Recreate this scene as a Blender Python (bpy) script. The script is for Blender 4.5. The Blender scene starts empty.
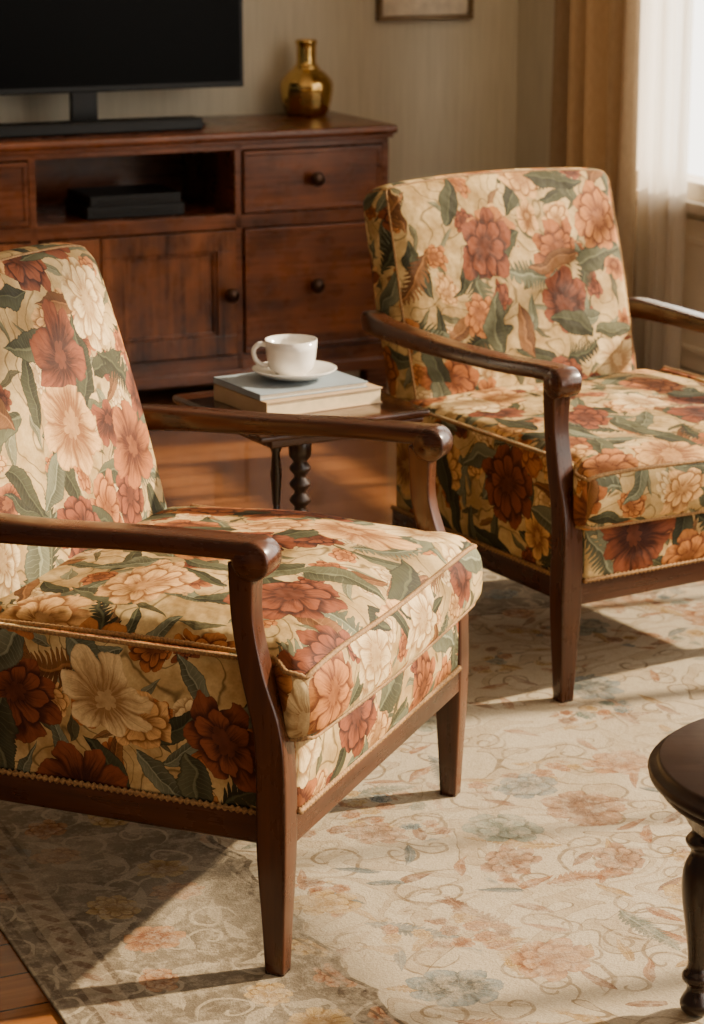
import bpy, math, random
from mathutils import Vector, Matrix
random.seed(3)
D=bpy.data
COL=bpy.context.scene.collection
rad=math.radians
ROOM=rad(24)

# ------------------------------------------------------------ node helper
class E:
    def __init__(s,nt,k): s.nt=nt; s.k=k
    def _m(s,op,a,b=None,c=None):
        n=s.nt.nodes.new('ShaderNodeMath'); n.operation=op
        for i,v in enumerate((a,b,c)):
            if v is None: continue
            if isinstance(v,E): s.nt.links.new(v.k,n.inputs[i])
            else: n.inputs[i].default_value=float(v)
        return E(s.nt,n.outputs[0])
    def __add__(s,o): return s._m('ADD',s,o)
    def __radd__(s,o): return s._m('ADD',o,s)
    def __sub__(s,o): return s._m('SUBTRACT',s,o)
    def __rsub__(s,o): return s._m('SUBTRACT',o,s)
    def __mul__(s,o): return s._m('MULTIPLY',s,o)
    def __rmul__(s,o): return s._m('MULTIPLY',o,s)
    def __truediv__(s,o): return s._m('DIVIDE',s,o)
    def f(s,op,b=None): return s._m(op,s,b)
    def abs(s): return s.f('ABSOLUTE')
    def sin(s): return s.f('SINE')
    def cos(s): return s.f('COSINE')
    def sqrt(s): return s.f('SQRT')
    def fl(s): return s.f('FLOOR')
    def fr(s): return s.f('FRACT')
    def mn(s,o): return s.f('MINIMUM',o)
    def mx(s,o): return s.f('MAXIMUM',o)
    def pw(s,o): return s.f('POWER',o)
    def sm(s,a,b,c=0.0,d=1.0):
        n=s.nt.nodes.new('ShaderNodeMapRange'); n.interpolation_type='SMOOTHSTEP'
        s.nt.links.new(s.k,n.inputs[0])
        for i,v in ((1,a),(2,b),(3,c),(4,d)): n.inputs[i].default_value=v
        return E(s.nt,n.outputs[0])
    def lin(s,a,b,c=0.0,d=1.0):
        n=s.nt.nodes.new('ShaderNodeMapRange')
        s.nt.links.new(s.k,n.inputs[0])
        for i,v in ((1,a),(2,b),(3,c),(4,d)): n.inputs[i].default_value=v
        return E(s.nt,n.outputs[0])
def setin(nt,sock,v):
    if isinstance(v,E): nt.links.new(v.k,sock)
    elif isinstance(v,(tuple,list)):
        sock.default_value=tuple(v)+((1,) if len(v)==3 and len(sock.default_value)==4 else ())
    else: sock.default_value=v
def mix(nt,f,a,b,mode='MIX'):
    n=nt.nodes.new('ShaderNodeMix'); n.data_type='RGBA'; n.blend_type=mode
    setin(nt,n.inputs[0],f); setin(nt,n.inputs[6],a); setin(nt,n.inputs[7],b)
    return E(nt,n.outputs[2])
def vec(nt,x,y,z=0.0):
    n=nt.nodes.new('ShaderNodeCombineXYZ')
    for i,v in enumerate((x,y,z)): setin(nt,n.inputs[i],v)
    return E(nt,n.outputs[0])
def sep(nt,v):
    n=nt.nodes.new('ShaderNodeSeparateXYZ'); nt.links.new(v.k,n.inputs[0])
    return [E(nt,o) for o in n.outputs]
def noise(nt,v,scale,detail=3.0,rough=0.5,col=False,dist=0.0):
    n=nt.nodes.new('ShaderNodeTexNoise'); nt.links.new(v.k,n.inputs['Vector'])
    n.inputs['Scale'].default_value=scale; n.inputs['Detail'].default_value=detail
    n.inputs['Roughness'].default_value=rough; n.inputs['Distortion'].default_value=dist
    return E(nt,n.outputs[1 if col else 0])
def ramp(nt,f,stops,const=False):
    n=nt.nodes.new('ShaderNodeValToRGB'); nt.links.new(f.k,n.inputs[0])
    cr=n.color_ramp
    if const: cr.interpolation='CONSTANT'
    while len(cr.elements)<len(stops): cr.elements.new(0.5)
    for e,(p,c) in zip(cr.elements,stops): e.position=p; e.color=tuple(c)+(1,)
    return E(nt,n.outputs[0])
def tex(nt,which):
    n=nt.nodes.new('ShaderNodeTexCoord'); return E(nt,n.outputs[which])
def newmat(name):
    m=D.materials.new(name); m.use_nodes=True; nt=m.node_tree
    return m,nt,nt.nodes['Principled BSDF']
def bump(nt,b,h,strength=0.3,dist=0.01):
    n=nt.nodes.new('ShaderNodeBump'); nt.links.new(h.k,n.inputs['Height'])
    n.inputs['Strength'].default_value=strength; n.inputs['Distance'].default_value=dist
    nt.links.new(n.outputs[0],b.inputs['Normal'])
def simple(name,col,rough=0.5,metal=0.0,nscale=30,namt=0.15,coat=0.0,spec=0.5):
    m,nt,b=newmat(name)
    n=noise(nt,tex(nt,'Object'),nscale,3)
    c=mix(nt,n.lin(0.3,0.7),tuple(x*(1-namt) for x in col),tuple(min(1,x*(1+namt)) for x in col))
    nt.links.new(c.k,b.inputs['Base Color'])
    b.inputs['Roughness'].default_value=rough; b.inputs['Metallic'].default_value=metal
    b.inputs['Coat Weight'].default_value=coat; b.inputs['Specular IOR Level'].default_value=spec
    return m

# ------------------------------------------------------------ motif layers
def cells(nt,X,Y,scale,ox,oy,rnd=0.6):
    x=X+ox; y=Y+oy
    n=nt.nodes.new('ShaderNodeTexVoronoi'); n.voronoi_dimensions='2D'; n.feature='F1'
    nt.links.new(vec(nt,x,y).k,n.inputs['Vector'])
    n.inputs['Scale'].default_value=scale; n.inputs['Randomness'].default_value=rnd
    p=sep(nt,E(nt,n.outputs['Position'])); c=sep(nt,E(nt,n.outputs['Color']))
    return x-p[0],y-p[1],c
def flower(nt,X,Y,scale,ox,oy,R,thr=0.0,rnd=0.6,ruf=None,rufa=0.12):
    dx,dy,c=cells(nt,X,Y,scale,ox,oy,rnd)
    a=c[1]*6.283; ca=a.cos(); sa=a.sin()
    ux=dx*ca+dy*sa; uy=(dy*ca-dx*sa)*(c[2]*0.40+1.0)
    r=(ux*ux+uy*uy).sqrt()/(c[0]*(0.35*R)+0.80*R)
    th0=uy._m('ARCTAN2',uy,ux)
    if ruf:
        r=r+(ruf-0.5)*rufa*r*2.4
    th=th0
    Np=(c[1]*3.0+6.0).fl()
    tw=(r*(c[0]-0.5)*1.3)
    ang=th*Np+tw*3.0
    pc=ang.cos()
    pet=(pc*0.5+0.5).sqrt(); pet2=(pc*-0.5+0.5).sqrt()
    dp=c[2]*0.14+0.22
    q=r/(pet.pw(0.6)*dp+(1.0-dp))
    q2=r/(pet2.pw(0.6)*0.24+0.46)
    q3=r/(pet.pw(0.6)*0.10+0.18)
    mask=q.sm(0.98,1.0,1,0)
    two=(c[2]*9.7).fr().sm(0.30,0.31)
    m2=q2.sm(0.97,1.0,1,0)*two; m3=q3.sm(0.9,1.0,1,0)
    st=noise(nt,vec(nt,th*8.0,r*1.1,c[0]*20.0),1.0,4,0.8)
    s=(st-0.5)*1.9
    fine=1.0-(ang*2.0).sin().abs().sm(0.0,0.35)
    t1=(q.sm(0.30,0.96)*0.95+0.04+s-fine*0.22)*(pet.sm(0.0,0.55)*0.88+0.12)*q.sm(0.94,1.0,1,0.55)
    t2=(q2.sm(0.20,0.96)*1.0+0.04+s-fine*0.20)*(pet2.sm(0.0,0.55)*0.88+0.12)*q2.sm(0.94,1.0,1,0.65)
    t1=t1*(q2.sm(1.0,1.3,0.10,1.0)*two+(1.0-two))
    tone=t1*(1.0-m2)+t2*m2
    tone=tone*(1.0-m3)+(ruf if ruf else st)*m3*0.7
    if thr>0: mask=mask*((c[2]*3.7+c[0]).fr().sm(thr,thr+0.01))
    pick=(c[0]*7.13+c[1]*3.37+c[2]*1.9).fr()
    return mask,tone.mx(0.0).mn(1.0),pick,r
def leaf(nt,X,Y,scale,ox,oy,L,W,thr=0.0,lobes=7.0,depth=0.35,rnd=0.7):
    dx,dy,c=cells(nt,X,Y,scale,ox,oy,rnd)
    a=c[0]*6.283
    ca=a.cos(); sa=a.sin()
    u=(dx*ca+dy*sa)/L; v0=(dy*ca-dx*sa)/W
    v=v0+(c[1]-0.5)*1.0*(u*u-0.3)
    av=v.abs()
    w=(1.0-u*u).mx(0.0)*(1.0-u*0.40)
    lob=((u*lobes-av*1.3)*3.1416).sin().abs()
    w=w*(lob*depth+(1-depth))
    mask=(w-av).sm(0.0,0.05)
    vein=(av-0.03).sm(0.0,0.07,1,0)
    side=lob.sm(0.0,0.30,1,0)
    tone=(av*0.30+0.08+v.sm(-0.05,0.05)*0.30)*(1-side*0.2)+vein*0.65+side*0.42
    tone=tone*(w-av).sm(0.0,0.16,0.1,1.0)
    if thr>0: mask=mask*((c[2]*5.1+c[1]).fr().sm(thr,thr+0.01))
    pick=(c[0]*5.13+c[1]*2.37+c[2]*3.9).fr()
    return mask,tone.mx(0.0).mn(1.0),pick
def scroll(nt,X,Y,scale,ox,oy,R,wd,turns=1.6,thr=0.0):
    dx,dy,c=cells(nt,X,Y,scale,ox,oy,0.6)
    r=(dx*dx+dy*dy).sqrt()/R
    th=dy._m('ARCTAN2',dy,dx)
    sgn=c[2].sm(0.49,0.51,-1.0,1.0)
    ph=((th*sgn)/6.28318+r*turns+c[0]).fr()
    ln=(ph-0.5).abs().sm(wd*0.7,wd,1,0)
    mask=ln*r.sm(0.9,1.0,1,0)*r.sm(0.06,0.12)
    if thr>0: mask=mask*((c[1]*3.3+c[0]).fr().sm(thr,thr+0.01))
    return mask,(c[0]*3.1+c[1]*5.7).fr()

def fabric():
    m,nt,b=newmat('floral_upholstery')
    uv=tex(nt,'UV'); x,y,_=sep(nt,uv)
    w=sep(nt,noise(nt,uv,11,2,col=True))
    w2=sep(nt,noise(nt,uv,38,2,col=True))
    X=x+(w[0]-0.5)*0.06+(w2[0]-0.5)*0.010; Y=y+(w[1]-0.5)*0.06+(w2[1]-0.5)*0.010
    ruf=noise(nt,uv,60,3)
    n1=noise(nt,uv,12,4,0.65)
    c=mix(nt,n1.lin(0.38,0.62),(0.36,0.225,0.080),(0.60,0.425,0.185))
    n2=noise(nt,vec(nt,X,Y,3.3),8,1)
    stem=((n2*9.0).fr()-0.5).abs().sm(0.0,0.09,1,0)
    c=mix(nt,stem*0.8,c,(0.10,0.060,0.018))
    def lay(c,mt,dark,light,k=1.0):
        mk,tone,pick=mt[:3]
        return mix(nt,mk*k,c,mix(nt,tone,ramp(nt,pick,dark,True),ramp(nt,pick,light,True)))
    gd=[(0,(0.009,0.010,0.005)),(0.34,(0.020,0.021,0.010)),(0.60,(0.040,0.042,0.022)),(0.88,(0.055,0.018,0.005))]
    gl=[(0,(0.082,0.085,0.040)),(0.34,(0.155,0.155,0.080)),(0.60,(0.25,0.255,0.155)),(0.88,(0.30,0.13,0.038))]
    fd=[(0,(0.10,0.022,0.005)),(0.26,(0.032,0.007,0.004)),(0.46,(0.19,0.070,0.018)),(0.66,(0.065,0.014,0.005)),(0.84,(0.27,0.14,0.048))]
    fl_=[(0,(0.48,0.185,0.048)),(0.26,(0.23,0.062,0.024)),(0.46,(0.70,0.40,0.145)),(0.66,(0.39,0.130,0.036)),(0.84,(0.74,0.54,0.26))]
    c=lay(c,leaf(nt,X,Y,14.0,4.1,1.3,0.035,0.007,0.10,5.0,0.05,0.5),gd,gl,0.9)
    c=lay(c,flower(nt,X,Y,13.0,6.3,2.2,0.032,0.45,0.5,ruf),fd,fl_)
    c=lay(c,leaf(nt,X,Y,9.0,9.1,6.3,0.056,0.014,0.20,7.0,0.05,0.5),gd,gl)
    c=lay(c,leaf(nt,X,Y,7.4,1.7,2.9,0.070,0.019,0.15,9.0,0.05,0.5),gd,gl)
    c=lay(c,leaf(nt,X,Y,6.8,6.7,9.9,0.075,0.030,0.55,8.0,0.75,0.5),gd,gl)
    c=lay(c,flower(nt,X,Y,7.0,2.8,3.5,0.066,0.42,0.6,ruf),fd,fl_)
    c=lay(c,leaf(nt,X,Y,6.4,3.2,7.4,0.080,0.026,0.42,11.0,0.07,0.5),gd,gl)
    c=lay(c,flower(nt,X,Y,5.7,0.37,0.91,0.084,0.38,0.6,ruf),fd,fl_)
    wv=noise(nt,uv,260,2)
    c=mix(nt,wv.lin(0.3,0.7,0.0,0.18),c,(0.07,0.036,0.012))
    nt.links.new(c.k,b.inputs['Base Color'])
    b.inputs['Roughness'].default_value=0.75
    b.inputs['Specular IOR Level'].default_value=0.2
    wr=noise(nt,uv,11,3)
    bump(nt,b,wr*2.8,0.5,0.010)
    return m

def wood(name,axis,dark,light,rough=0.27,coat=0.28,sc=1.0,patch=0.0):
    m,nt,b=newmat(name)
    o=tex(nt,'Object'); x,y,z=sep(nt,o)
    k={'x':(4,80,80),'y':(80,4,80),'z':(80,80,4)}[axis]
    v=vec(nt,x*(k[0]*sc),y*(k[1]*sc),z*(k[2]*sc))
    n=noise(nt,v,1.0,4,0.6,dist=0.5)
    n2=noise(nt,v,0.12,3)
    g=(n*0.5+n2*0.6)
    if patch>0: g=g+(noise(nt,o,6.0,3,0.6)-0.5)*patch
    c=mix(nt,g.lin(0.36,0.78),dark,light)
    nt.links.new(c.k,b.inputs['Base Color'])
    wr=noise(nt,o,14,3,0.6)
    r=(n*0.4+wr*0.6).lin(0.3,0.7,rough-0.09,rough+0.14); nt.links.new(r.k,b.inputs['Roughness'])
    b.inputs['Coat Weight'].default_value=coat; b.inputs['Coat Roughness'].default_value=0.15
    b.inputs['Specular IOR Level'].default_value=0.35
    bump(nt,b,n*0.6+wr,0.12,0.0025)
    return m

CD=(0.013,0.0042,0.0018); CL=(0.084,0.024,0.008)
FAB=fabric()
WX=wood('walnut_x','x',CD,CL); WY=wood('walnut_y','y',CD,CL); WZ=wood('walnut_z','z',CD,CL)
TTOP=wood('table_top_wood','x',CD,CL,0.2,0.6)
MD=(0.028,0.0068,0.0026); ML=(0.26,0.075,0.021)
MX_=wood('mahogany_x','x',MD,ML,patch=0.5); MZ_=wood('mahogany_z','z',(0.034,0.0085,0.003),(0.33,0.105,0.030),patch=0.8)
DKZ=wood('ebony_z','z',(0.010,0.004,0.002),(0.030,0.011,0.005),0.28,0.3)
DKT=wood('ebony_top','x',(0.010,0.004,0.002),(0.034,0.013,0.006),0.42,0.05)
PIPE=simple('piping_cord',(0.27,0.145,0.05),0.8,0,300,0.5)
BRASS=simple('brass',(0.64,0.42,0.145),0.11,1.0,14,0.2)
KNOB=simple('dark_bronze',(0.05,0.026,0.016),0.3,0.8)
BLACK=simple('black_plastic',(0.005,0.005,0.005),0.4,spec=0.3)
SCREEN=simple('screen_glass',(0.002,0.0022,0.0026),0.35,0,4,0.05,0,0.05)
PORC=simple('porcelain',(0.84,0.80,0.72),0.15,0,10,0.02,0.5)
PAGES=simple('pages',(0.80,0.62,0.36),0.8,0,60,0.1)
PAGEW=simple('pages_light',(0.80,0.72,0.56),0.8,0,60,0.1)
COVB=simple('cover_blue',(0.27,0.32,0.355),0.45,0,20,0.08)
COVW=simple('cover_tan',(0.48,0.33,0.18),0.5,0,20,0.08)

# ------------------------------------------------------------ mesh helper
def boxuv(me,sc=1.0,ox=0.0,oy=0.0,coords=None,axes=None):
    uvl=me.uv_layers.new(name='UVMap')
    for p in me.polygons:
        n=p.normal; ax=axes[p.index] if axes else max(range(3),key=lambda i:abs(n[i]))
        for li in p.loop_indices:
            co=coords[me.loops[li].vertex_index] if coords else me.vertices[me.loops[li].vertex_index].co
            if ax==0: u,v=co[1]+3.0,co[2]
            elif ax==1: u,v=co[0],co[2]+0.37
            else: u,v=co[0]+1.31,co[1]+0.53
            uvl.data[li].uv=(u*sc+ox,v*sc+oy)
def mesh(name,verts,faces,mat,parent=None,smooth=True,uv=(0,0),coords=None,loc=None,rot=0.0,axes=None):
    me=D.meshes.new(name); me.from_pydata([tuple(v) for v in verts],[],faces)
    import bmesh
    bm=bmesh.new(); bm.from_mesh(me); bmesh.ops.recalc_face_normals(bm,faces=bm.faces)
    bm.to_mesh(me); bm.free()
    if smooth:
        for p in me.polygons: p.use_smooth=True
    boxuv(me,1.0,uv[0],uv[1],coords,axes)
    me.materials.append(mat)
    o=D.objects.new(name,me); COL.objects.link(o)
    if parent: o.parent=parent
    if loc is not None: o.location=loc
    if rot: o.rotation_euler=(0,0,rot)
    return o
def empty(name,label,cat,loc,rot=0.0):
    e=D.objects.new(name,None); e.empty_display_size=0.1; COL.objects.link(e)
    e.location=loc; e.rotation_euler=(0,0,rot); e['label']=label; e['category']=cat
    return e
def rmap(q,h,r):
    inn=[max(-(h[i]-r),min(h[i]-r,q[i])) for i in range(3)]
    d=Vector([q[i]-inn[i] for i in range(3)])
    if d.length<1e-9: return Vector(q)
    d.normalize(); return Vector(inn)+d*r
def grid1(n,h,r):
    k=5
    e=[-h+r*(i/k) for i in range(k)]
    m=[-(h-r)+2*(h-r)*i/n for i in range(n+1)]
    return e+m+[-v for v in reversed(e)]
def rbox_data(h,r,n=(10,10,6),fn=None):
    axs=[grid1(n[i],h[i],r) for i in range(3)]
    vid={}; verts=[]; pre=[]; faces=[]; axes=[]
    def V(i,j,k):
        key=(i,j,k)
        if key not in vid:
            q=(axs[0][i],axs[1][j],axs[2][k]); p=rmap(q,h,r); pre.append(Vector(q))
            if fn: p=fn(p)
            vid[key]=len(verts); verts.append(p)
        return vid[key]
    L=[len(a)-1 for a in axs]
    for ax in range(3):
        b,c=[a for a in range(3) if a!=ax]
        for side in (0,L[ax]):
            for i in range(L[b]):
                for j in range(L[c]):
                    f=[]
                    for di,dj in ((0,0),(1,0),(1,1),(0,1)):
                        key=[0,0,0]; key[ax]=side; key[b]=i+di; key[c]=j+dj
                        f.append(V(*key))
                    faces.append(f); axes.append(ax)
    return verts,faces,pre,axes
def rbox(name,h,r,mat,parent=None,n=(10,10,6),fn=None,uv=(0,0),center=(0,0,0),loc=None,rot=0.0,smooth=True):
    c=Vector(center)
    f2=(lambda p:(fn(p) if fn else p)+c)
    v,f,pre,axes=rbox_data(h,r,n,f2)
    return mesh(name,v,f,mat,parent,smooth,uv,[p+c for p in pre],loc,rot,axes)
def boxes(name,lst,mat,parent=None,loc=None,rot=0.0,bev=0.0):
    import bmesh
    bm=bmesh.new()
    for (x0,x1,y0,y1,z0,z1) in lst:
        r=bmesh.ops.create_cube(bm,size=1.0)
        bmesh.ops.scale(bm,vec=(x1-x0,y1-y0,z1-z0),verts=r['verts'])
        bmesh.ops.translate(bm,vec=((x0+x1)/2,(y0+y1)/2,(z0+z1)/2),verts=r['verts'])
    if bev>0: bmesh.ops.bevel(bm,geom=list(bm.edges),offset=bev,segments=2,affect='EDGES',profile=0.5)
    me=D.meshes.new(name); bm.to_mesh(me); bm.free(); boxuv(me); me.materials.append(mat)
    o=D.objects.new(name,me); COL.objects.link(o)
    if parent: o.parent=parent
    if loc is not None: o.location=loc
    if rot: o.rotation_euler=(0,0,rot)
    return o
def superel(w,h,n=4.0,k=20):
    out=[]
    for i in range(k):
        t=2*math.pi*i/k; c=math.cos(t); s=math.sin(t)
        out.append((w/2*math.copysign(abs(c)**(2/n),c),h/2*math.copysign(abs(s)**(2/n),s)))
    return out
def sweep_data(pts,profs,side=Vector((1,0,0)),closed=False,zmin=None):
    pts=[Vector(p) for p in pts]; n=len(pts); verts=[]; faces=[]
    for i,p in enumerate(pts):
        if closed: T=(pts[(i+1)%n]-pts[i-1]).normalized()
        else: T=(pts[min(n-1,i+1)]-pts[max(0,i-1)]).normalized()
        S=side
        if abs(S.dot(T))>0.95: S=Vector((0,1,0)) if abs(T.y)<0.9 else Vector((0,0,1))
        S=(S-T*S.dot(T)).normalized(); U=T.cross(S)
        pr=profs(i) if callable(profs) else profs
        for a,b in pr:
            q=p+S*a+U*b
            if zmin is not None and (q.z<zmin or i==0): q.z=zmin
            verts.append(q)
    k=len(pr)
    rng=n if closed else n-1
    for i in range(rng):
        for j in range(k):
            a=i*k+j; b_=i*k+(j+1)%k; i2=((i+1)%n)*k
            faces.append([a,b_,i2+(j+1)%k,i2+j])
    if not closed:
        faces.append(list(range(k))[::-1]); faces.append([(n-1)*k+j for j in range(k)])
    return verts,faces
def sweep(name,pts,profs,mat,parent=None,side=Vector((1,0,0)),closed=False,loc=None,rot=0.0,zmin=None):
    v,f=sweep_data(pts,profs,side,closed,zmin)
    return mesh(name,v,f,mat,parent,True,loc=loc,rot=rot)
def circ(r,k=10): return [(r*math.cos(2*math.pi*i/k),r*math.sin(2*math.pi*i/k)) for i in range(k)]
def resample(pts,step,closed=False):
    pts=[Vector(p) for p in pts]
    if closed: pts=pts+[pts[0]]
    out=[pts[0]]; acc=0.0
    for a,b in zip(pts,pts[1:]):
        L=(b-a).length
        if L<1e-9: continue
        t=step-acc
        while t<=L:
            out.append(a+(b-a)*(t/L)); t+=step
        acc=L-(t-step)
    if closed and (out[-1]-out[0]).length<step*0.6: out.pop()
    return out
def cord(name,pts,r,parent,closed=False,bead=0.3,step=0.004):
    p=resample(pts,step,closed)
    return sweep(name,p,lambda i:circ(r*(1+bead*(1 if i%2 else -1)*0.5),8),PIPE,parent,Vector((0,0,1)),closed)
def lathe_data(prof,k=32,cx=0,cy=0,cz=0,rib=0.0,nrib=14):
    verts=[];faces=[]
    for r,z in prof:
        for i in range(k):
            t=2*math.pi*i/k; rr=r*(1+rib*math.cos(nrib*t)) if r>0.035 else r
            verts.append((cx+rr*math.cos(t),cy+rr*math.sin(t),cz+z))
    n=len(prof)
    for j in range(n-1):
        for i in range(k):
            faces.append([j*k+i,j*k+(i+1)%k,(j+1)*k+(i+1)%k,(j+1)*k+i])
    faces.append(list(range(k))[::-1]); faces.append([(n-1)*k+i for i in range(k)])
    return verts,faces
def lathe(name,prof,mat,parent=None,c=(0,0,0),k=32,loc=None,rib=0.0):
    v,f=lathe_data(prof,k,*c,rib=rib); return mesh(name,v,f,mat,parent,True,loc=loc)
def spline(ctrl,n=8):
    out=[]
    P=[ctrl[0]]+list(ctrl)+[ctrl[-1]]
    for i in range(1,len(P)-2):
        for j in range(n):
            t=j/n; a=[]
            for d in range(len(P[0])):
                p0,p1,p2,p3=P[i-1][d],P[i][d],P[i+1][d],P[i+2][d]
                a.append(0.5*((2*p1)+(-p0+p2)*t+(2*p0-5*p1+4*p2-p3)*t*t+(-p0+3*p1-3*p2+p3)*t**3))
            out.append(tuple(a))
    out.append(tuple(ctrl[-1])); return out
def sstep(a,b,x):
    t=max(0,min(1,(x-a)/(b-a))); return t*t*(3-2*t)

# ------------------------------------------------------------ armchair
def armchair(label,loc,rot,dep,uvo,hz=0.268,buv=(1.1,0.9),crown=0.054,sr=0.038,rb=0.044,cdrop=0.016,ad=0.0,rl=0.0,far=0.0,bw_=0.304,bx=0.0,cz=0.402,fy=0.0):
    P=empty('armchair',label,'armchair',loc,rot); P['group']='matching floral armchairs'
    y0=-0.054; y1=dep+0.04; cy=(y0+y1)/2; hy=(y1-y0)/2
    h=(0.364,hy,0.061); r=sr
    def fc(p):
        x,y,z=p; yy=y+cy
        k=1-sstep(-0.012,0.022,yy)*(1-0.333/0.364)
        ex=abs(x/h[0]); ey=abs(y/h[1])
        cr=max(0,(1-ex**2.8)*(1-ey**2.8))
        if y>0: cr*=1-0.3*ey
        z2=z+max(0,z+0.02)/0.08*crown*cr**0.7
        z2+=0.006*math.sin(x*17+yy*6)*cr+0.005*math.sin(yy*21-x*11)*cr
        bul=(1-(z/h[2])**2)
        y2=yy
        if y<0: y2-=(0.012*(1-ex**2)+0.006*bul)*(ey**4)
        z2-=0.006*(1-ex**2)*(ey**4)*(1 if (y<0 and z>0) else 0)
        if yy<0.0: z2-=0.008*ex**8*(1 if z>0 else 0)
        return Vector((x*k,y2,z2+cz))
    rbox('seat_cushion',h,r,FAB,P,(24,24,6),fc,uvo)
    def edgeloop(zs):
        q=[]; N=40
        a,b=h[0],h[1]
        for i in range(N): q.append((-a+2*a*i/N,-b,zs))
        for i in range(N): q.append((a,-b+2*b*i/N,zs))
        for i in range(N): q.append((a-2*a*i/N,b,zs))
        for i in range(N): q.append((-a,b-2*b*i/N,zs))
        return [fc(rmap(v,h,r)) for v in q]
    cord('piping',edgeloop(h[2]),0.0040,P,True)
    cord('piping',edgeloop(-h[2]),0.0038,P,True)
    ah=(0.337,0.06,0.058)
    rbox('front_panel',ah,0.014,FAB,P,(16,4,6),lambda p:Vector((p.x,p.y-(0.016*(1-(p.x/.34)**2)*(1-(p.z/.06)**2) if p.y<0 else 0),p.z)),(uvo[0]+.7,uvo[1]+.2),(0,0.038,0.290))
    cord('trim',[(-0.337,-0.024,0.238),(0.337,-0.024,0.238)],0.0040,P,False,0.9,0.005)
    pe=dep+0.0
    for s in (-1,1):
        dz=far if s>0 else 0.0
        sy=fy if s>0 else 0.0
        def zm(z): return z-dz*max(0.0,min(1.0,(z-0.44)/0.16))
        L=(pe-0.02)/2
        rbox('side_panel',(0.014,L,0.113),0.012,FAB,P,(2,20,8),lambda p,s=s:Vector((p.x+s*0.010*(1-(p.z/.12)**2)*(1-(p.y/L)**4),p.y,p.z)),(uvo[0]+.45,uvo[1]+1.75),(s*0.342,0.02+L,0.348))
        cord('trim',[(s*0.360,0.024,0.238),(s*0.360,pe,0.238)],0.0040,P,False,0.9,0.005)
        cord('piping',[(s*0.351,0.03,0.460),(s*0.351,pe,0.460)],0.0038,P)
        rbox('side_rail',(0.015,pe/2,0.023),0.004,WY,P,(2,8,2),None,(0,0),(s*0.347,pe/2,0.214))
        ctrl=[(0,0.0,0.029,0.030),(0,0.06,0.034,0.034),(0,0.19,0.046,0.046),(0,0.30,0.046,0.045),(0.006,0.37,0.043,0.042),(0.026+sy*.5,0.44,0.036,0.038),(0.040+sy,0.51,0.034,0.036),(0.043+sy,0.56,0.036,0.038),(0.042+sy,0.605,0.040,0.042)]
        sp=spline(ctrl,6)
        pts=[(s*0.360,c[0],zm(c[1])) for c in sp]
        sweep('leg',pts,lambda i,sp=sp:superel(sp[i][3],sp[i][2],9,32),WZ,P,zmin=0.0)
        ctrl=[(pe+0.03+rl,0.0,0.028),(pe-0.005+rl,0.12,0.036),(pe-0.02+rl,0.24,0.042),(pe-0.02+rl,0.40,0.036)]
        sp2=spline(ctrl,5)
        sweep('leg',[(s*0.322,c[0],c[1]) for c in sp2],lambda i,sp2=sp2:superel(sp2[i][2],sp2[i][2],9,24),WZ,P,zmin=0.0)
        ye=dep+0.16
        ctrl=[(s*0.360,0.024+sy,0.6235,0.052,0.031),(s*0.361,0.08+sy,0.624,0.052,0.030),(s*0.364,0.22,0.621-ad,0.053,0.030),(s*0.366,dep*0.72,0.614-ad*0.6,0.053,0.033),(s*0.362,dep+0.02,0.611+ad*0.3,0.050,0.039),(s*0.345,dep+0.10,0.609+ad,0.044,0.044),(s*0.318,ye,0.604,0.036,0.040)]
        sp3=spline(ctrl,8)
        arm_v,arm_f=sweep_data([(c[0],c[1],c[2]-dz) for c in sp3],lambda i:superel(sp3[i][3],sp3[i][4],4.5,28))
        kv=[];K=32
        prof=[(0.0,-0.0275),(0.010,-0.0278),(0.012,-0.0260),(0.022,-0.0262),(0.0265,-0.0245),(0.0282,-0.021),(0.0285,0.0),(0.0282,0.021),(0.0265,0.0245),(0.022,0.0262),(0.012,0.0260),(0.010,0.0278),(0.0,0.0275)]
        base=len(arm_v)
        for rr,xx in prof:
            for i in range(K):
                t=2*math.pi*i/K
                kv.append(Vector((s*0.360+xx,0.026+sy+max(rr,0.0005)*math.cos(t),0.6108-dz+max(rr,0.0005)*math.sin(t))))
        kf=[]
        for j in range(len(prof)-1):
            for i in range(K):
                kf.append([base+j*K+i,base+j*K+(i+1)%K,base+(j+1)*K+(i+1)%K,base+(j+1)*K+i])
        mesh('armrest',arm_v+kv,arm_f+kf,WY,P)
    rbox('front_rail',(0.345,0.015,0.023),0.004,WX,P,(8,2,2),None,(0,0),(0,-0.006,0.214))
    rbox('back_rail',(0.32,0.013,0.023),0.004,WX,P,(8,2,2),None,(0,0),(0,pe-0.01,0.214))
    if rl>0:
        for s in (-1,1): rbox('side_rail',(0.012,0.035,0.020),0.004,WY,P,(2,2,2),None,(0,0),(s*0.335,pe+0.01,0.214))
    rbox('seat_base',(0.325,(dep-0.07)/2,0.05),0.01,FAB,P,(6,6,2),None,uvo,(0,(dep-0.07)/2+0.07,0.29))
    al=rad(16); hb=(bw_,0.055,hz)
    zc=0.364+hz; yc=dep+(zc-0.45)*math.tan(al)+hb[1]/math.cos(al)
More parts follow.
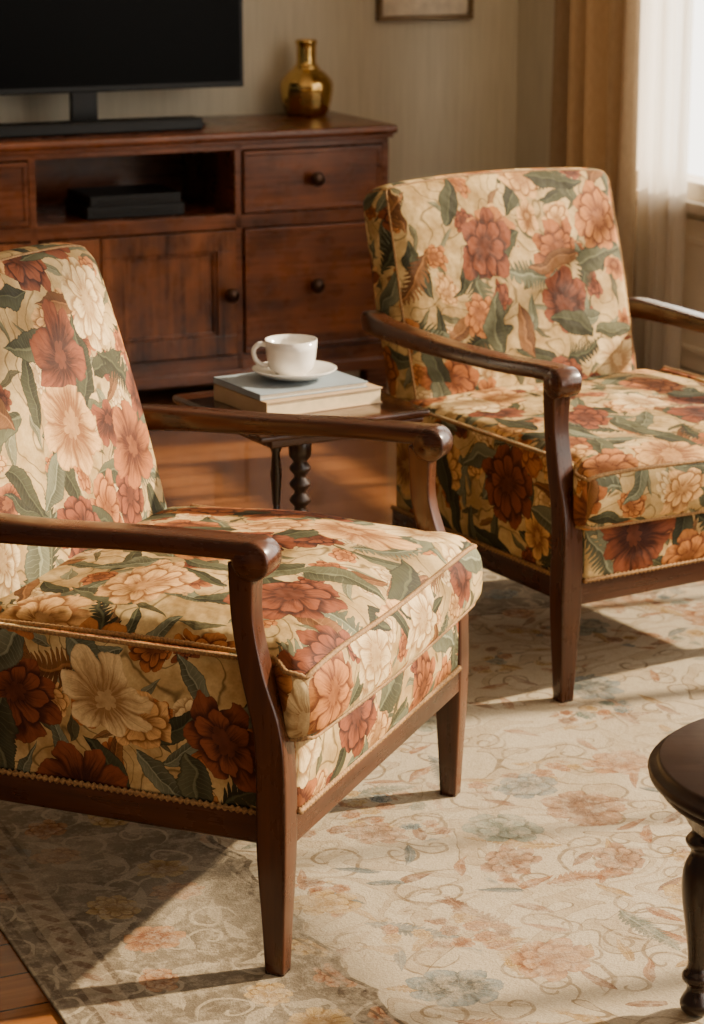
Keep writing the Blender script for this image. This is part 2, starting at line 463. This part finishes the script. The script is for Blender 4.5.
    def fb(p):
        x,y,z=p
        ex=abs(x/hb[0]); ez=abs(z/hb[2])
        cx=(1-ex**2); cc=max(0,(1-ex**2.5)*(1-ez**2.5))
        if y<0: y-=0.036*cc**0.7*(-y/hb[1])
        else: y+=0.015*cc*(y/hb[1])
        if z>0:
            zt=(z/hb[2])
            z+=0.014*cx*zt-cdrop*(ex**9)*zt**3
            x*=1-0.015*zt-1.25*cdrop*zt**8
        else: x*=1-0.02*(-z/hb[2])
        x*=1+0.022*(1-(y/hb[1])**2 if abs(y)<hb[1] else 0)
        return Vector((x+bx,yc+y*math.cos(al)+z*math.sin(al),zc+z*math.cos(al)-y*math.sin(al)))
    rbox('backrest',hb,rb,FAB,P,(24,6,24),fb,(uvo[0]+buv[0],uvo[1]+buv[1]))
    ys=-hb[1]
    q=[];N=30;a,b=hb[0],hb[2]
    for i in range(N): q.append((-a+2*a*i/N,ys,-b))
    for i in range(N): q.append((a,ys,-b+2*b*i/N))
    for i in range(N): q.append((a-2*a*i/N,ys,b))
    for i in range(N): q.append((-a,ys,b-2*b*i/N))
    cord('piping',[fb(rmap(v,hb,rb)) for v in q],0.0025,P,True)
    return P
RT=0.006
def front_origin(leg,rot): return (leg[0]+0.36*math.cos(rot),leg[1]+0.36*math.sin(rot),RT)
RL=rad(67.7); RR=rad(31.2)
armchair('rust and green floral armchair with dark wood arms beside side table',front_origin((-0.1056,2.992),RL),RL,0.482,(0.0,0.0),0.281,rl=0.05,fy=0.012)
armchair('floral armchair with dark wood arms near the curtained window',front_origin((0.401,4.123),RR),RR,0.61,(2.37,1.61),0.264,crown=0.022,sr=0.034,rb=0.032,cdrop=0.003,ad=0.006,far=0.035,bw_=0.300,bx=-0.010,cz=0.397)

# ------------------------------------------------------------ side table
TZ=0.531
ST=empty('side_table','small dark wooden pedestal side table holding books and a cup','side table',(-0.102,4.37,RT),rad(30))
rbox('tabletop',(0.187,0.183,0.008),0.006,TTOP,ST,(8,8,2),None,(0,0),(0,0,TZ-0.008-RT))
rbox('molding',(0.178,0.174,0.006),0.005,WX,ST,(8,8,2),None,(0,0),(0,0,TZ-0.021-RT))
rbox('apron',(0.13,0.125,0.014),0.005,WX,ST,(4,4,2),None,(0,0),(0,0,TZ-0.040-RT))
pr=[(0.020,0.05),(0.022,0.07),(0.012,0.09)]
z=0.09
while z<0.41:
    pr+=[(0.012,z+0.004),(0.021,z+0.014),(0.021,z+0.020),(0.012,z+0.030)]; z+=0.032
pr+=[(0.022,z+0.01),(0.024,0.480-RT)]
lathe('column',pr,DKZ,ST,(-0.005,-0.01,0),24)
pr=[(0.010,0.045),(0.012,0.07),(0.007,0.09),(0.009,0.15),(0.0115,0.22),(0.008,0.285),(0.006,0.295),(0.011,0.305),(0.006,0.315),(0.008,0.33),(0.0115,0.38),(0.008,0.425),(0.012,0.435),(0.012,0.484)]
lathe('post',pr,DKZ,ST,(-0.045,0.015,0),20)
lathe('base',[(0.14,0.0),(0.145,0.012),(0.135,0.022),(0.07,0.03),(0.04,0.05),(0.03,0.055)],DKZ,ST)

def book(label,loc,rot,w,d,t,cov,pg):
    B=empty('book',label,'book',loc,rot); B['group']='books on the side table'
    c=0.0024
    boxes('cover',[(-w/2,w/2,-d/2,d/2,0,c),(-w/2,w/2,-d/2,d/2,t-c,t),(-w/2,-w/2+c,-d/2,d/2,0,t)],cov,B,bev=0.0008)
    boxes('pages',[(-w/2+c,w/2-0.003,-d/2+0.003,d/2-0.003,c,t-c)],pg,B)
book('thick tan hardcover book with cream pages under another book',(-0.105,4.372,TZ),rad(33),0.262,0.20,0.031,COVW,PAGES)
book('thin blue-grey hardcover book under the white saucer',(-0.120,4.378,TZ+0.031),rad(31),0.238,0.190,0.012,COVB,PAGEW)
SZ=TZ+0.043
SA=lathe('saucer',[(0.030,0.0),(0.034,0.003),(0.058,0.008),(0.080,0.019),(0.083,0.022),(0.080,0.0225),(0.058,0.012),(0.034,0.004),(0.001,0.004)],PORC,None,(0,0,0),48,(-0.112,4.38,SZ))
SA['label']='round white porcelain saucer on the blue-grey book'; SA['category']='saucer'
C=empty('cup','white porcelain tea cup standing on a saucer','cup',(-0.118,4.38,SZ+0.0045),rad(8))
lathe('cup_body',[(0.027,0.0),(0.029,0.004),(0.030,0.008),(0.038,0.012),(0.044,0.020),(0.0475,0.034),(0.0495,0.055),(0.051,0.074),(0.049,0.074),(0.0465,0.050),(0.044,0.030),(0.036,0.018),(0.001,0.014)],PORC,C,(0,0,0),48)
sweep('handle',spline([(-0.046,0,0.064),(-0.062,0,0.066),(-0.073,0,0.054),(-0.069,0,0.036),(-0.056,0,0.025),(-0.042,0,0.024)],6),circ(0.0048,10),PORC,C,Vector((0,1,0)))

# ------------------------------------------------------------ round table
RTb=empty('round_table','dark round occasional table with turned legs on the rug','table',(0.60,2.75,RT))
lathe('tabletop',[(0.001,0.370),(0.185,0.370),(0.200,0.371),(0.205,0.375),(0.205,0.381),(0.201,0.384),(0.212,0.387),(0.219,0.392),(0.2205,0.399),(0.217,0.404),(0.209,0.4055),(0.208,0.411),(0.204,0.414),(0.001,0.414)],DKT,RTb,(0,0,0),64)
lathe('apron',[(0.165,0.335),(0.172,0.338),(0.172,0.372),(0.165,0.373)],DKZ,RTb,(0,0,0),48)
for i in range(4):
    a=rad(138+90*i)
    pr=spline([(0.012,0.0),(0.020,0.006),(0.023,0.018),(0.016,0.032),(0.014,0.042),(0.021,0.052),(0.021,0.060),(0.015,0.070),(0.015,0.090),(0.019,0.125),(0.025,0.165),(0.027,0.195),(0.024,0.220),(0.016,0.240),(0.022,0.250),(0.024,0.258),(0.016,0.270),(0.022,0.285),(0.027,0.300),(0.027,0.37)],3)
    lathe('leg',pr,DKZ,RTb,(0.172*math.cos(a),0.172*math.sin(a),0),24)

# ------------------------------------------------------------ media console
FO=Vector((0.111,7.0,0)); cR,sR=math.cos(ROOM),math.sin(ROOM)
def cw(x,y,z): return (FO.x+x*cR-y*sR,FO.y+x*sR+y*cR,z)
CN=empty('media_console','long dark mahogany media console with drawers and open shelf','console',cw(0,0,0),ROOM)
WT=1.70; DP=0.47; LD=-1.105
body=[(-WT,0,0.012,DP,0.09,0.135),(-WT,0,0.012,DP,0.75,0.775),(-0.02,0,0.012,DP,0.09,0.775),(-WT,-WT+0.02,0.012,DP,0.09,0.775),
 (-0.50,-0.478,0.012,DP,0.09,0.775),(LD-0.022,LD,0.012,DP,0.09,0.775),(-WT,0,DP-0.015,DP,0.09,0.775),
 (-WT,0,0.012,DP,0.515,0.560),
 (-0.50,-0.478,0,0.02,0.09,0.775),(-0.022,0,0,0.02,0.09,0.775),(-WT,-WT+.022,0,0.02,0.09,0.775),(LD-0.022,LD,0,0.02,0.09,0.775),
 (-WT,0,0.0,0.02,0.748,0.778),(-WT,0,0.0,0.02,0.09,0.138),(-WT,0,0.0,0.02,0.518,0.558)]
boxes('body',body,MX_,CN,bev=0.002)
rbox('countertop',(WT/2+0.022,DP/2+0.016,0.013),0.009,MX_,CN,(12,6,2),None,(0,0),(-WT/2,DP/2-0.008,0.790))
boxes('molding',[(-WT-0.012,0.012,-0.012,DP,0.765,0.778)],MX_,CN,bev=0.004)
boxes('plinth',[(-WT-.004,0.004,-0.006,DP,0.055,0.092),(-WT,-WT+0.07,0.0,0.06,0,0.06),(-0.07,0.0,0.0,0.06,0,0.06),(-0.07,0,DP-.06,DP,0,0.06),(-WT,-WT+0.07,DP-.06,DP,0,0.06)],MX_,CN,bev=0.004)
def panel(nm,x0,x1,z0,z1,door,knobs):
    fr=0.060 if door else 0.014
    fy=-0.014 if door else -0.010
    L=[(x0,x1,fy,0.010,z0,z0+fr),(x0,x1,fy,0.010,z1-fr,z1),(x0,x0+fr,fy,0.010,z0+fr,z1-fr),(x1-fr,x1,fy,0.010,z0+fr,z1-fr)]
    if door:
        L.append((x0+fr-.002,x1-fr+.002,0.004,0.012,z0+fr-.002,z1-fr+.002))
        g=0.010
        for q in ((x0+fr,x1-fr,-0.006,0.006,z0+fr,z0+fr+g),(x0+fr,x1-fr,-0.006,0.006,z1-fr-g,z1-fr),(x0+fr,x0+fr+g,-0.006,0.006,z0+fr,z1-fr),(x1-fr-g,x1-fr,-0.006,0.006,z0+fr,z1-fr)): L.append(q)
    else: L.append((x0+fr-.002,x1-fr+.002,-0.006,0.008,z0+fr-.002,z1-fr+.002))
    p=boxes(nm,L,MZ_ if door else MX_,CN,bev=0.0025)
    for kx,kz in knobs:
        v,f=lathe_data([(0.010,0.0),(0.008,0.012),(0.014,0.018),(0.021,0.026),(0.022,0.032),(0.015,0.039),(0.001,0.041)],20)
        v=[(kx+a,fy+0.001-c,kz+b) for a,b,c in v]
        mesh('knob',v,f,KNOB,p)
panel('drawer',-0.474,-0.026,0.562,0.744,False,[(-0.25,0.655)])
panel('drawer',-0.474,-0.026,0.142,0.514,False,[(-0.25,0.335)])
panel('door',-0.920,-0.504,0.142,0.514,True,[(-0.528,0.325)])
panel('door',LD+0.004,-0.924,0.142,0.514,True,[])
panel('drawer',-WT+0.026,LD-0.026,0.562,0.744,False,[(-1.45,0.655)])
panel('door',-WT+0.026,LD-0.026,0.142,0.514,True,[(-1.20,0.325)])

for i,(w,hh,zz) in enumerate(((0.30,0.036,0.5615),(0.28,0.030,0.598))):
    MP=boxes('media_player',[(-w/2,w/2,-0.11,0.11,0,hh),(-w/2+.02,w/2-.02,-0.113,-0.108,hh*0.35,hh*0.6)],BLACK,None,cw(-0.79,0.16,zz),ROOM,0.003)
    MP['label']='flat black media player box stacked on the open shelf'; MP['category']='media player'; MP['group']='media boxes on the console shelf'
TV=empty('television','large black flat-screen television on the console','television',cw(-1.005,0.26,0.803),ROOM)
boxes('casing',[(-0.64,0.64,0.0,0.035,0.105,0.84)],BLACK,TV,bev=0.004)
boxes('screen',[(-0.628,0.628,-0.003,0.002,0.123,0.828)],SCREEN,TV)
boxes('stand',[(0.095,0.175,0.005,0.03,0.01,0.14),(-0.20,0.48,-0.09,0.09,0.0,0.012)],BLACK,TV,bev=0.003)
SB=boxes('soundbar',[(-0.42,0.42,-0.04,0.04,0.0,0.036)],BLACK,None,cw(-0.985,0.12,0.803),ROOM,0.006)
SB['label']='long low black soundbar in front of the television'; SB['category']='soundbar'
VZ=lathe('vase',spline([(0.050,0.0),(0.062,0.004),(0.073,0.025),(0.081,0.060),(0.084,0.090),(0.079,0.108),(0.061,0.130),(0.042,0.145),(0.040,0.152),(0.034,0.156),(0.031,0.170),(0.031,0.212),(0.034,0.222),(0.034,0.230),(0.028,0.230),(0.025,0.20)],5),BRASS,None,(0,0,0),112,cw(-0.112,0.372,0.803),rib=0.010)
VZ['label']='polished aged brass bottle vase standing on the console'; VZ['category']='vase'

# ------------------------------------------------------------ room
CRN=Vector((0.545,7.718,0))
def structure(o): o['kind']='structure'; return o
def wallmat():
    m,nt,b=newmat('wall_paper'); o=tex(nt,'Object'); x,y,z=sep(nt,o)
    n=noise(nt,vec(nt,x*60.0,y*60.0,z*4.0),1.0,4,0.6)
    n2=noise(nt,o,2.5,2)
    c=mix(nt,(n*0.6+n2*0.4).lin(0.3,0.7),(0.56,0.51,0.39),(0.72,0.66,0.52))
    nt.links.new(c.k,b.inputs['Base Color']); b.inputs['Roughness'].default_value=0.85
    bump(nt,b,n,0.2,0.003); return m
WALL=wallmat()
TRIM=simple('cream_trim',(0.80,0.71,0.57),0.5,0,10,0.05)
def floormat():
    m,nt,b=newmat('plank_floor'); o=tex(nt,'Object')
    br=nt.nodes.new('ShaderNodeTexBrick'); nt.links.new(o.k,br.inputs['Vector'])
    br.offset=0.37; br.inputs['Scale'].default_value=1.0; br.inputs['Brick Width'].default_value=1.3; br.inputs['Row Height'].default_value=0.10
    br.inputs['Mortar Size'].default_value=0.0022; br.inputs['Bias'].default_value=0.0
    br.inputs['Color1'].default_value=(0.17,0.060,0.017,1); br.inputs['Color2'].default_value=(0.31,0.122,0.036,1); br.inputs['Mortar'].default_value=(0.02,0.008,0.003,1)
    x,y,z=sep(nt,o)
    n=noise(nt,vec(nt,x*3.0,y*45.0,z),1.0,5,0.65,dist=0.5)
    c=mix(nt,n.lin(0.3,0.75,0.6,0.0),E(nt,br.outputs['Color']),(0.07,0.023,0.007))
    nt.links.new(c.k,b.inputs['Base Color']); b.inputs['Roughness'].default_value=0.16
    b.inputs['Coat Weight'].default_value=0.5; b.inputs['Coat Roughness'].default_value=0.10
    bump(nt,b,n*0.1-E(nt,br.outputs['Fac']),0.2,0.002); return m
FL=floormat()
structure(boxes('floor',[(-6,0.12,-9,0.1,-0.05,0.0)],FL,None,tuple(CRN),ROOM))
structure(boxes('wall_back',[(-5.0,0.12,0.0,0.1,0.0,2.7)],WALL,None,tuple(CRN),ROOM))
RW=rad(-66)
wins=[(0.70,2.10,0.62,2.35),(2.36,5.70,0.45,2.40)]  # second opening is out of view, added so sun reaches chairs and rug
pcs=[]; prev=0.0; WE=6.5
for a,b_,z0,z1 in wins:
    pcs+=[(prev,a,0,0.12,0,2.7),(a,b_,0,0.12,0,z0),(a,b_,0,0.12,z1,2.7)]; prev=b_
pcs.append((prev,WE,0,0.12,0,2.7))
structure(boxes('wall_right',pcs,WALL,None,tuple(CRN),RW))
for i,(a,b_,z0,z1) in enumerate(wins):
    f=0.05; L=[(a,b_,-0.02,0.08,z0,z0+f),(a,b_,0.0,0.08,z1-f,z1),(a,a+f,0,0.08,z0,z1),(b_-f,b_,0,0.08,z0,z1),(a-0.05,b_+0.05,-0.06,0.0,z0-0.03,z0)]
    if i==0:
        for fr_ in (0.5,0.75): L.append((a+(b_-a)*fr_-0.016,a+(b_-a)*fr_+0.016,0.02,0.06,z0,z1))
        hs=[0.13,0.28,0.43,0.60,0.80]  # unseen bars added to break the sun into streaks on the floor
    else:
        for k in range(1,6):
            xc=a+(b_-a)*k/6; wd=0.022 if k%2==0 else 0.012
            L.append((xc-wd,xc+wd,0.02,0.06,z0,z1))  # out-of-view mullions added to dapple the sunlight
        hs=[0.5]
    for q in hs:
        zz=z0+(z1-z0)*q; xa=a+(b_-a)*0.5 if i==0 else a
        hw=0.070 if (i==0 and q<0.5) else 0.014  # low bars of first window widened to deepen the floor streaks
        L.append((xa,b_,0.02,0.06,zz-hw,zz+hw))
    L+=[(a-0.07,a,-0.015,0,z0-0.03,z1+0.08),(b_,b_+0.07,-0.015,0,z0-0.03,z1+0.08),(a-0.07,b_+0.07,-0.015,0,z1,z1+0.08)]
    structure(boxes('window_%d'%(i+1),L,TRIM,None,tuple(CRN),RW,0.003))
structure(boxes('trim_1',[(0.62,2.2,-0.012,0,0.12,0.56),(0.66,1.36,-0.02,-0.01,0.17,0.19),(0.66,1.36,-0.02,-0.01,0.49,0.51),(1.42,2.16,-0.02,-0.01,0.17,0.19),(1.42,2.16,-0.02,-0.01,0.49,0.51)],TRIM,None,tuple(CRN),RW,0.002))
structure(boxes('baseboard_right',[(0,WE,-0.018,0,0,0.11)],TRIM,None,tuple(CRN),RW,0.003))
structure(boxes('baseboard_back',[(-5.0,-0.02,-0.018,0,0,0.11)],TRIM,None,tuple(CRN),ROOM,0.003))
structure(boxes('ceiling',[(-5.5,0.2,-8.5,0.1,2.7,2.75)],TRIM,None,tuple(CRN),ROOM))

def bw(x,y,z): return (CRN.x+x*cR-y*sR,CRN.y+x*sR+y*cR,z)
PF=empty('framed_picture','cream matted picture in thin dark gold frame on wall','picture',bw(-0.345,-0.002,1.08),ROOM)
FRM=simple('frame_gold',(0.16,0.10,0.045),0.35,0.5)
boxes('frame',[(-0.17,0.17,-0.025,0,0,0.016),(-0.17,0.17,-0.025,0,0.434,0.45),(-0.17,-0.154,-0.025,0,0.016,0.434),(0.154,0.17,-0.025,0,0.016,0.434)],FRM,PF,bev=0.003)
boxes('mat_board',[(-0.156,0.156,-0.010,-0.001,0.014,0.436)],simple('mat_cream',(0.72,0.63,0.49),0.8),PF)
def artmat():
    m,nt,b=newmat('landscape_print'); o=tex(nt,'Object'); x,y,z=sep(nt,o)
    n=noise(nt,o,9,4); c=ramp(nt,(z*2.2+n*0.4),[(0.2,(0.25,0.22,0.12)),(0.5,(0.38,0.33,0.2)),(0.75,(0.5,0.48,0.4))])
    nt.links.new(c.k,b.inputs['Base Color']); return m
boxes('print',[(-0.10,0.10,-0.012,-0.009,0.09,0.37)],artmat(),PF)

def curtain(nm,label,x0,x1,yc,amp,folds,mat,z0=0.015,z1=2.69,seed=0,flare=0.0):
    rnd=random.Random(seed); nx=int(folds*16); nz=24; V=[];F=[]
    ph=[rnd.uniform(-.5,.5) for _ in range(int(folds)+3)]
    for j in range(nz+1):
        t=j/nz; zz=z1+(z0-z1)*t
        for i in range(nx+1):
            s=i/nx; k=s*folds
            p=ph[int(k)]*(1-(k%1))+ph[int(k)+1]*(k%1)
            a=amp*(0.75+0.35*t)*(1+p*0.6)
            xx=x0+(x1-x0)*s+0.008*math.sin(k*6.28*0.5+3*t)+flare*t*(s-0.5)
            yy=yc+a*math.sin(2*math.pi*k+p*1.5+0.5*t)+0.006*math.sin(5*t+k)
            V.append((xx,yy,zz))
    for j in range(nz):
        for i in range(nx):
            a=j*(nx+1)+i; F.append([a,a+1,a+nx+2,a+nx+1])
    o=mesh(nm,V,F,mat,None,True,loc=tuple(CRN),rot=RW)
    md=o.modifiers.new('Solidify','SOLIDIFY'); md.thickness=0.002
    o['label']=label; o['category']='curtain'; return o
def cloth(name,c1,c2,trans,clear=0.0):
    m,nt,b=newmat(name); o=tex(nt,'Object'); x,y,z=sep(nt,o)
    n=noise(nt,vec(nt,x*120.0,y*120.0,z*40.0),1.0,2)
    c=mix(nt,n,c1,c2); nt.links.new(c.k,b.inputs['Base Color']); b.inputs['Roughness'].default_value=0.85
    tr=nt.nodes.new('ShaderNodeBsdfTranslucent'); nt.links.new(c.k,tr.inputs['Color'])
    mx=nt.nodes.new('ShaderNodeMixShader'); mx.inputs[0].default_value=trans
    nt.links.new(b.outputs[0],mx.inputs[1]); nt.links.new(tr.outputs[0],mx.inputs[2])
    out=mx
    if clear>0:
        tp=nt.nodes.new('ShaderNodeBsdfTransparent'); m2=nt.nodes.new('ShaderNodeMixShader'); m2.inputs[0].default_value=clear
        nt.links.new(mx.outputs[0],m2.inputs[1]); nt.links.new(tp.outputs[0],m2.inputs[2]); out=m2
    nt.links.new(out.outputs[0],nt.nodes['Material Output'].inputs['Surface']); return m
DRP=cloth('drape_cloth',(0.42,0.31,0.185),(0.55,0.42,0.27),0.28)
SHR=cloth('sheer_cloth',(0.90,0.86,0.79),(0.95,0.92,0.86),0.65,0.38)
curtain('drape','heavy golden-tan drape hanging in folds beside the window',0.55,1.05,-0.170,0.044,5,DRP,seed=4)
curtain('sheer_curtain','thin off-white sheer curtain hanging at the window',0.93,1.17,-0.076,0.012,5,SHR,seed=5)

# ------------------------------------------------------------ rug
def rugmat(W,L):
    m,nt,b=newmat('faded_oriental_rug')
    uv=tex(nt,'Object'); x,y,_=sep(nt,uv)
    w=sep(nt,noise(nt,uv,9,2,col=True))
    X=x+(w[0]-0.5)*0.04; Y=y+(w[1]-0.5)*0.04
    ruf=noise(nt,uv,60,2)
    n1=noise(nt,uv,3.5,4,0.65)
    c=mix(nt,n1.lin(0.3,0.7),(0.39,0.315,0.205),(0.51,0.435,0.315))
    rd=[(0,(0.15,0.040,0.013)),(0.36,(0.025,0.042,0.048)),(0.50,(0.18,0.085,0.015)),(0.76,(0.09,0.032,0.016)),(0.94,(0.030,0.050,0.042))]
    rl=[(0,(0.37,0.195,0.09)),(0.36,(0.18,0.215,0.205)),(0.50,(0.43,0.295,0.12)),(0.76,(0.31,0.175,0.095)),(0.94,(0.19,0.225,0.18))]
    def lay(c,mt,k,gate=None):
        mk,tone,pick=mt[:3]
        f=mk*k
        if gate: f=f*gate
        return mix(nt,f,c,mix(nt,tone,ramp(nt,pick,rd,True),ramp(nt,pick,rl,True)))
    def sc(c,mt,k,col=(0.15,0.095,0.045)):
        return mix(nt,mt[0]*k,c,col)
    n2=noise(nt,vec(nt,X,Y,2.2),3.4,2,0.4,dist=1.2)
    a1=(n2*7.0).fr()
    c=mix(nt,a1.sm(0.50,0.54)*a1.sm(0.78,0.82,1,0)*0.5,c,(0.30,0.22,0.125))
    ln=(a1-0.52).abs().sm(0.010,0.022,1,0)
    c=mix(nt,ln*0.75,c,(0.12,0.075,0.035))
    ln=(a1-0.80).abs().sm(0.008,0.016,1,0)
    c=mix(nt,ln*0.6,c,(0.14,0.09,0.04))
    c=sc(c,scroll(nt,X,Y,5.6,3.1,2.2,0.085,0.065,1.4,0.35),0.75)
    c=sc(c,scroll(nt,X,Y,11.0,5.1,7.2,0.042,0.10,1.2,0.45),0.7)
    c=lay(c,leaf(nt,X,Y,12.0,1.2,3.1,0.040,0.010,0.45,5.0,0.15,0.6),0.85)
    c=lay(c,leaf(nt,X,Y,6.0,7.2,2.1,0.084,0.022,0.58,9.0,0.5,0.6),0.8)
    clus=noise(nt,vec(nt,X,Y,8.1),5.0,1).sm(0.54,0.58)
    c=lay(c,flower(nt,X,Y,24.0,4.2,1.8,0.020,0.20,0.5,ruf),0.95,clus)
    c=lay(c,flower(nt,X,Y,6.2,5.2,1.8,0.066,0.64,0.7,ruf),0.85)
    d=(x.mn(W-x)).mn((y*-1.0).mn(y+L))
    dw=d+(w[2]-0.5)*0.05+((x+y)*26.0).sin().abs()*0.018
    inb=dw.sm(0.42,0.424,1,0)
    cb=mix(nt,n1.lin(0.3,0.7),(0.11,0.085,0.056),(0.21,0.17,0.115))
    cl=mix(nt,n1,(0.33,0.27,0.18),(0.41,0.345,0.24))
    mk,_=scroll(nt,X,Y,9.5,1.1,4.2,0.050,0.09,1.2,0.05)
    cb=mix(nt,mk*0.85,cb,cl)
    cb=mix(nt,leaf(nt,X,Y,12.0,3.2,3.9,0.040,0.013,0.1,5.0,0.2,0.5)[0]*0.75,cb,cl)
    cb=lay(cb,flower(nt,X,Y,8.5,0.2,0.8,0.048,0.25,0.4,ruf),0.9)
    def band(cc,c0,hw,fq):
        g2=(d-c0).abs().sm(hw-0.001,hw,1,0)
        along=((x+y)*fq).fr()-0.5
        dd=(d-c0)*fq
        rr=(along*along+dd*dd).sqrt()
        cc=mix(nt,g2*0.6,cc,(0.28,0.22,0.145))
        return mix(nt,g2*rr.sm(0.26,0.32,1,0)*0.75,cc,(0.12,0.06,0.033))
    cb=band(cb,0.075,0.026,24.0)
    c=mix(nt,inb,c,cb)
    for a,t,k in ((0.424,0.004,0.85),(0.402,0.003,0.7)):
        c=mix(nt,(dw-a).abs().sm(t,t+0.002,1,0)*k,c,(0.045,0.03,0.018))
    for a,t,k in ((0.105,0.004,0.6),(0.045,0.004,0.6),(0.012,0.006,0.5)):
        c=mix(nt,(d-a).abs().sm(t,t+0.002,1,0)*k,c,(0.06,0.038,0.024))
    wear=noise(nt,uv,34,6,0.78)
    c=mix(nt,wear.lin(0.47,0.60)*0.5,c,(0.46,0.385,0.27))
    big=noise(nt,uv,3.0,4,0.6)
    c=mix(nt,big.lin(0.48,0.66)*0.42,c,(0.47,0.395,0.28))
    pile=noise(nt,uv,300,2)
    c=mix(nt,pile.lin(0.35,0.65,0,0.30),c,(0.17,0.125,0.08))
    nt.links.new(c.k,b.inputs['Base Color']); b.inputs['Roughness'].default_value=0.95
    b.inputs['Specular IOR Level'].default_value=0.1
    bump(nt,b,pile*0.4+wear,0.4,0.006); return m
W,L=2.45,3.6
RG=boxes('rug',[(0,W,-L,0,0,RT-0.0005)],rugmat(W,L),None,(-1.12,4.478,0.0),ROOM,0.002)
RG['label']='large faded beige oriental rug with floral pattern under the chairs'; RG['category']='rug'

# ------------------------------------------------------------ light
su=D.lights.new('sun','SUN'); su.energy=13.5; su.color=(1.0,0.81,0.57); su.angle=rad(1.6)
so=D.objects.new('sun',su); COL.objects.link(so)
so.rotation_euler=Vector((-0.85,-0.25,-0.50)).to_track_quat('-Z','Y').to_euler()
wd=D.worlds.new('world'); bpy.context.scene.world=wd; wd.use_nodes=True; nt=wd.node_tree
g=tex(nt,'Generated'); x,y,z=sep(nt,g)
t=(x*0.9135+y*0.4067).sm(0.05,0.4)
c=mix(nt,t,(0.125,0.110,0.086),(5.2,4.8,4.2))
bg=nt.nodes['Background']; nt.links.new(c.k,bg.inputs['Color']); bg.inputs['Strength'].default_value=1.0

# ------------------------------------------------------------ camera
cam=D.cameras.new('camera'); co=D.objects.new('camera',cam); COL.objects.link(co)
cam.sensor_fit='HORIZONTAL'; cam.sensor_width=24.0; cam.lens=24.0*2300/704
co.location=(0,0,1.5); co.rotation_euler=(rad(90-15.25),0,0)
cam.dof.use_dof=True; cam.dof.focus_distance=3.35; cam.dof.aperture_fstop=7.0
bpy.context.scene.camera=co
